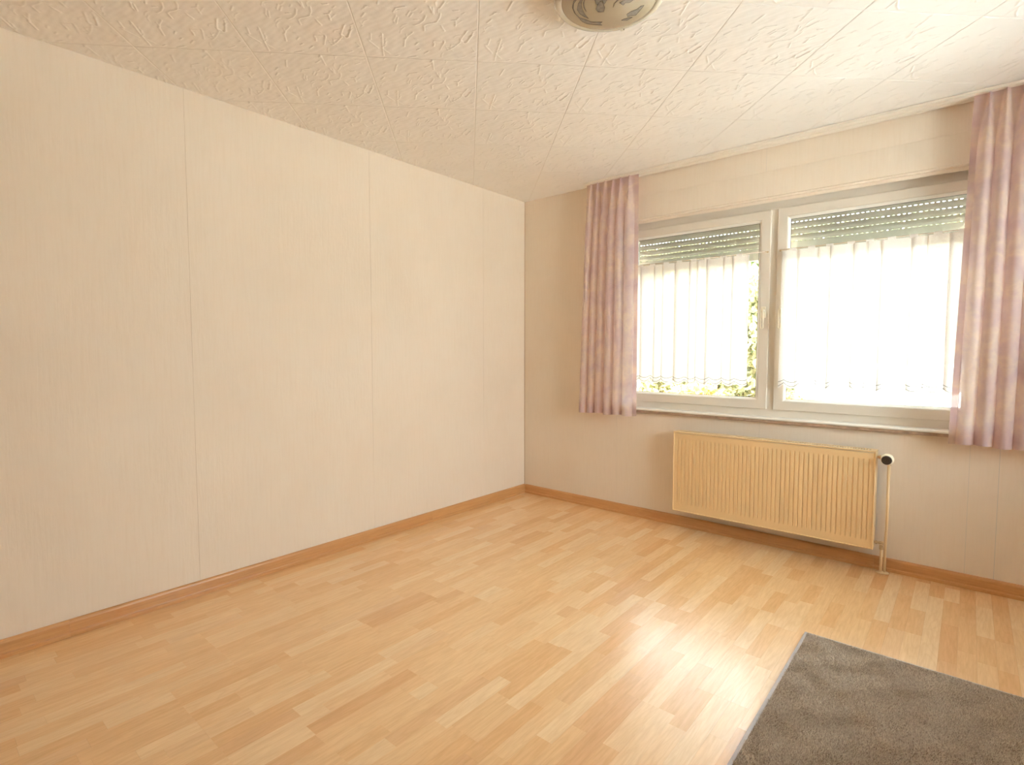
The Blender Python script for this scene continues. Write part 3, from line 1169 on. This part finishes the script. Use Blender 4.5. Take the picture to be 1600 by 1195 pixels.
m = MB()
m.tube([rp((VX + 0.004, -0.060, 0.63)), rp((VX + 0.005, -0.060, 0.30)), rp((VX + 0.002, -0.060, 0.16)), rp((VX + 0.002, -0.060, 0.001))], 0.0072, 14)
m.obj('supply_pipe', PIPE, rad, smooth=True)
m = MB()
m.tube([rp((2.659, -0.066, 0.150)), rp((2.659, -0.066, 0.001))], 0.0072, 14)
m.obj('return_pipe', PIPE, rad, smooth=True)
m = MB()
m.tube([rp((2.618, -0.066, 0.172)), rp((2.662, -0.066, 0.172))], 0.0070, 12)
m.tube([rp((2.630, -0.066, 0.172)), rp((2.638, -0.066, 0.172))], 0.0125, 6)
m.tube([rp((2.648, -0.066, 0.172)), rp((2.668, -0.066, 0.172))], 0.0110, 6)
m.tube([rp((2.659, -0.066, 0.182)), rp((2.659, -0.066, 0.142))], 0.0095, 12)
m.tube([rp((2.659, -0.066, 0.150)), rp((2.659, -0.066, 0.136))], 0.0125, 6)
m.tube([rp((2.659, -0.060, 0.160)), rp((2.659, -0.088, 0.160))], 0.0090, 10)
m.obj('lockshield_valve', BRASS, rad)
m = MB()
for (px, py) in ((2.659, -0.066), (VX + 0.003, -0.060)):
    m.lathe([(0.0078, 0.010), (0.010, 0.010), (0.011, 0.006), (0.021, 0.004), (0.022, 0.001), (0.0, 0.0008)], rp((px, py, 0.0)), 'Z', 24)
m.obj('pipe_collar', PIPE, rad, smooth=True)

# ------------------------------------------------------------------ rug
GX0, GY1 = 2.484, -1.077
GX1, GY0 = 3.95, -2.95
rug = thing('rug', 'grey brown short pile rug with light grey bound edge on the floor', 'rug', ((GX0 + GX1) / 2, (GY0 + GY1) / 2, 0))
RG = Vector(((GX0 + GX1) / 2, (GY0 + GY1) / 2, 0))
m = MB()
m.bbox(GX0 + 0.004 - RG.x, GX1 - 0.004 - RG.x, GY0 + 0.004 - RG.y, GY1 - 0.004 - RG.y, 0.0003, 0.0065, 0.0015)
m.obj('backing', RUGB, rug)
for (a, b, c, d) in ((GX0, GX0 + 0.013, GY0, GY1), (GX1 - 0.013, GX1, GY0, GY1), (GX0 + 0.0131, GX1 - 0.0131, GY1 - 0.009, GY1), (GX0 + 0.0131, GX1 - 0.0131, GY0, GY0 + 0.009)):
    m = MB()
    m.bbox(a - RG.x, b - RG.x, c - RG.y, d - RG.y, 0.0003, 0.0088, 0.0022, 2)
    m.obj('edge_binding', BIND, rug)


def blades(n, x0, x1, y0, y1, hgt, wid):
    rg = np.random.RandomState(3)
    X = rg.uniform(x0, x1, n)
    Y = rg.uniform(y0, y1, n)
    # neighbouring tufts lean alike
    lean = 0.9 + 0.9 * np.sin(X * 23 + 3 * np.sin(Y * 17)) + 0.8 * np.sin(Y * 31 + 2 * np.sin(X * 29)) + rg.normal(0, 1.0, n)
    am = rg.uniform(0.2, 1.0, n) * hgt * 0.9
    hh = hgt * rg.uniform(0.6, 1.1, n)
    ang = rg.uniform(0, PI, n)
    dx, dy = np.cos(ang) * wid / 2, np.sin(ang) * wid / 2
    z0 = 0.005
    V = np.empty((n, 3, 3))
    V[:, 0] = np.stack([X - dx, Y - dy, np.full(n, z0)], 1)
    V[:, 1] = np.stack([X + dx, Y + dy, np.full(n, z0)], 1)
    V[:, 2] = np.stack([X + np.cos(lean) * am, Y + np.sin(lean) * am, z0 + hh], 1)
    return V.reshape(-1, 3)


A = blades(230000, GX0 + 0.012, 3.45, -2.25, GY1 - 0.010, 0.0085, 0.0036)
B = np.concatenate([blades(30000, GX0 + 0.012, GX1 - 0.012, GY0 + 0.012, -2.25, 0.009, 0.009), blades(25000, 3.45, GX1 - 0.012, -2.25, GY1 - 0.01, 0.009, 0.009)])
V = np.concatenate([A, B]) - np.array([RG.x, RG.y, 0])
F = np.arange(len(V)).reshape(-1, 3)
me = bpy.data.meshes.new('pile')
me.from_pydata(V.tolist(), [], F.tolist())
tag(link('pile', me, PILE, rug), kind='stuff')

# ------------------------------------------------------------------ ceiling lamp
LX, LY = 1.977, -1.975
lamp = thing('ceiling_lamp', 'round glass ceiling lamp with grey printed flowers', 'lamp', (LX, LY, H - 0.004))
m = MB()
m.lathe([(0.0, 0.0), (0.13, 0.0), (0.13, -0.010), (0.125, -0.045), (0.0, -0.045)], (0, 0, 0), 'Z', 48)
m.obj('ceiling_plate', CLIP, lamp, angle=30)
ZR = -0.046


def bowl_z(r):
    return ZR - 0.030 * math.sqrt(max(0, 1 - (r / 0.168) ** 2)) * (1 if r < 0.168 else 0) - 0.0


m = MB()
prof = [(0.0005, bowl_z(0))] + [(0.168 * math.sin(a), bowl_z(0.168 * math.sin(a))) for a in [PI / 2 * k / 22 for k in range(1, 23)]] + [(0.168, ZR + 0.004), (0.15, ZR + 0.004)]
m.lathe(prof, (0, 0, 0), 'Z', 96)
bowl = m.obj('glass_bowl', BOWL, lamp, smooth=True)
m = MB()
m.lathe([(0.1655, ZR - 0.003), (0.170, ZR - 0.006), (0.181, ZR - 0.0045), (0.190, ZR - 0.001), (0.1935, ZR + 0.004), (0.1905, ZR + 0.0075), (0.178, ZR + 0.005), (0.1655, ZR + 0.003)], (0, 0, 0), 'Z', 96)
m.obj('glass_rim', RIM, lamp, smooth=True)
for a in (1.824, 1.824 + 2 * PI / 3, 1.824 - 2 * PI / 3):
    m = MB()
    c, s_ = math.cos(a), math.sin(a)
    tx, ty = -s_, c
    P = []
    for (r_, z_) in ((0.125, -0.02), (0.16, -0.035), (0.196, ZR + 0.010), (0.1985, ZR + 0.001), (0.192, ZR - 0.0065), (0.172, ZR - 0.009)):
        P.append([(r_ * c + tx * w_, r_ * s_ + ty * w_, z_) for w_ in (-0.006, 0.006)])
    m.grid(P)
    m.obj('clip', CLIP, lamp, smooth=True)
MOTIF = [[(-0.0582,-0.1144),(-0.0807,-0.103),(-0.1025,-0.0796),(-0.1127,-0.0505),(-0.1152,-0.0137),(-0.1191,0.0115),(-0.1141,0.0332),(-0.0948,0.0525),(-0.0714,0.0753),(-0.0706,0.0585),(-0.0587,0.0541),(-0.0761,0.0422),(-0.0923,0.0284),(-0.1015,0.0036),(-0.1129,-0.0174),(-0.1111,-0.0437),(-0.1035,-0.0698),(-0.0864,-0.0923),(-0.0554,-0.112)],[(-0.0489,-0.1015),(-0.0726,-0.0858),(-0.0933,-0.0612),(-0.098,-0.0353),(-0.0942,-0.0127),(-0.0868,0.0048),(-0.0841,-0.0236),(-0.0751,-0.0565),(-0.0639,-0.0784),(-0.0461,-0.0991)],[(-0.0373,-0.0967),(-0.0548,-0.081),(-0.0668,-0.06),(-0.0712,-0.0343),(-0.0651,-0.0533),(-0.0572,-0.0727)],[(-0.0055,-0.0546),(-0.0215,-0.0425),(-0.0359,-0.0285),(-0.0356,-0.0096),(-0.0208,0.0003),(-0.0053,-0.0184),(-0.001,-0.0355),(0.0042,-0.0515)],[(-0.0127,-0.0758),(-0.0193,-0.0509),(-0.0175,-0.0443),(-0.0055,-0.0546),(0.0062,-0.0548),(0.0009,-0.0338),(0.0214,-0.0469)],[(-0.0018,0.0938),(0.0113,0.1105),(0.0367,0.1066),(0.0287,0.0998),(0.0095,0.092)],[(0.0319,0.0721),(0.0258,0.089),(0.0398,0.0953),(0.0508,0.1046),(0.0734,0.0909),(0.0983,0.0747),(0.0906,0.0682),(0.0713,0.073),(0.0518,0.0672)],[(0.0169,0.0005),(0.0346,-0.0155),(0.0518,-0.0212),(0.048,-0.0244),(0.0288,-0.0153)],[(0.046,-0.0058),(0.0489,0.0146),(0.0604,0.0089),(0.0719,0.0186),(0.0954,0.0158),(0.0688,-0.0067)]]


def print_poly(pts, mat, name):
    """A flat printed shape laid on the curved glass: filled outline, subdivided and pushed onto the bowl."""
    bm = bmesh.new()
    vs_ = [bm.verts.new((p[0], p[1], 0)) for p in pts]
    try:
        f = bm.faces.new(vs_)
    except ValueError:
        bm.free()
        return
    bmesh.ops.triangulate(bm, faces=[f])
    bmesh.ops.subdivide_edges(bm, edges=bm.edges[:], cuts=3, use_grid_fill=True)
    for v in bm.verts:
        r_ = min(0.166, math.hypot(v.co.x, v.co.y))
        v.co.z = bowl_z(r_) - 0.0007
    me = bpy.data.meshes.new(name)
    bm.to_mesh(me)
    bm.free()
    link(name, me, mat, bowl)


for rotk in (0, 1, 2):
    ca, sa = math.cos(rotk * 2 * PI / 3), math.sin(rotk * 2 * PI / 3)
    for i, pts in enumerate(MOTIF):
        pp = [(x * ca - y * sa, x * sa + y * ca) for x, y in pts]
        mx, my = sum(p[0] for p in pp) / len(pp), sum(p[1] for p in pp) / len(pp)
        if rotk and mx * 0.5 - my * 0.86 < 0.045:
            continue
        print_poly(pp, INK, 'printed_flower')
        mm = MB()
        line = [(x, y, bowl_z(min(0.166, math.hypot(x, y))) - 0.001) for x, y in pp + pp[:1]]
        fine = []
        for a_, b_ in zip(line[:-1], line[1:]):
            for k_ in range(4):
                x_, y_ = a_[0] + (b_[0] - a_[0]) * k_ / 4, a_[1] + (b_[1] - a_[1]) * k_ / 4
                fine.append((x_, y_, bowl_z(min(0.166, math.hypot(x_, y_))) - 0.001))
        mm.tube(fine + fine[:1], 0.0005, 4)
        mm.obj('printed_outline', INKD, bowl, fix=False)

# ------------------------------------------------------------------ garden outside
m = MB()
m.box(-30, 30, -20, 40, -0.5, -0.30)
tag(m.obj('ground', GRASS), kind='structure')
m = MB()
m.box(-10, 14, -9, 3.0, -0.2999, -0.25)  # paving widened well beyond the visible part to bounce daylight into the room
tag(m.obj('terrace', PAVE), kind='structure')


def leaf_cloud(name, mat, n, box, size, parent, seed, shell=None):
    rg = np.random.RandomState(seed)
    c = np.array([(box[0] + box[1]) / 2, (box[2] + box[3]) / 2, (box[4] + box[5]) / 2])
    h = np.array([(box[1] - box[0]) / 2, (box[3] - box[2]) / 2, (box[5] - box[4]) / 2])
    if shell == 'round':
        d = rg.normal(0, 1, (n, 3))
        d /= np.linalg.norm(d, axis=1)[:, None]
        Pp = c + d * h * rg.uniform(0.55, 1.03, (n, 1)) ** 0.6
    else:
        Pp = c + rg.uniform(-1, 1, (n, 3)) * h
    a = rg.normal(0, 1, (n, 3))
    a /= np.linalg.norm(a, axis=1)[:, None]
    b = np.cross(a, rg.normal(0, 1, (n, 3)))
    b /= np.linalg.norm(b, axis=1)[:, None]
    s = size * rg.uniform(0.6, 1.3, (n, 1))
    V = np.empty((n, 4, 3))
    V[:, 0] = Pp - a * s
    V[:, 1] = Pp + b * s * 0.5
    V[:, 2] = Pp + a * s
    V[:, 3] = Pp - b * s * 0.5
    V = V.reshape(-1, 3)
    if parent is not None:
        V = V - np.array(parent.location)
    me = bpy.data.meshes.new(name)
    me.from_pydata(V.tolist(), [], np.arange(n * 4).reshape(-1, 4).tolist())
    o = link(name, me, mat, parent)
    o['kind'] = 'stuff'
    return o


hedge = thing('hedge', 'tall pale green hedge at the far side of the garden behind the window', 'hedge', (0, 6.4, -0.3))
leaf_cloud('leaves', LEAFG, 60000, (-9, 7, 6.0, 7.2, -0.2, 3.3), 0.085, hedge, 1)
for i in range(9):
    x = -8.5 + i * 1.9
    m = MB()
    m.tube([(x, 0.3, 0), (x + 0.1, 0.3, 1.5), (x - 0.05, 0.35, 3.2)], [0.06, 0.045, 0.02], 8)
    m.obj('stem', BARK, hedge)


def shrub(x, y, rx, ry, z1, mat, n, size, label, seed, name='shrub'):
    t_ = thing(name, label, 'shrub', (x, y, -0.3), 'shrubs in the garden')
    leaf_cloud('leaves', mat, n, (x - rx, x + rx, y - ry, y + ry, -0.28, z1), size, t_, seed, 'round')
    rg = random.Random(seed)
    for i in range(6):
        mm = MB()
        a = rg.uniform(0, 2 * PI)
        mm.tube([(0.05 * math.cos(a), 0.05 * math.sin(a), 0), (rx * 0.3 * math.cos(a), ry * 0.3 * math.sin(a), (z1 + 0.3) * 0.45),
                 (rx * 0.6 * math.cos(a), ry * 0.6 * math.sin(a), (z1 + 0.3) * 0.8)], [0.014, 0.010, 0.004], 6)
        mm.obj('stem', BARK, t_)
    return t_


shrub(0.20, 3.9, 1.15, 0.8, 2.55, LEAFY, 16000, 0.055, 'tall yellow green shrub seen beside the left half curtain', 21)
shrub(-2.5, 3.6, 1.1, 0.8, 2.3, LEAFY, 9000, 0.055, 'tall yellow green shrub further left behind the window', 22)
shrub(0.72, 2.1, 0.56, 0.45, 0.90, LEAFO, 9000, 0.038, 'low golden shrub under the left window pane', 23)
shrub(-0.56, 2.3, 0.62, 0.45, 0.86, LEAFO, 7000, 0.038, 'low golden shrub at the far left below the window', 24)
shrub(1.72, 2.0, 0.34, 0.35, 0.86, LEAFO, 4000, 0.038, 'low golden shrub beside the window mullion', 25)
gw = thing('garden_wall', 'white rendered garden wall seen through the right half curtain', 'wall', (4.1, 3.4, -0.3))
m = MB()
m.bbox(-2.65, 2.6, -0.12, 0.12, 0.0, 1.36, 0.01)
m.obj('wall_body', RENDERW, gw)
m = MB()
m.bbox(-2.70, 2.65, -0.17, 0.17, 1.36, 1.42, 0.01)
m.obj('wall_coping', PAVE, gw)
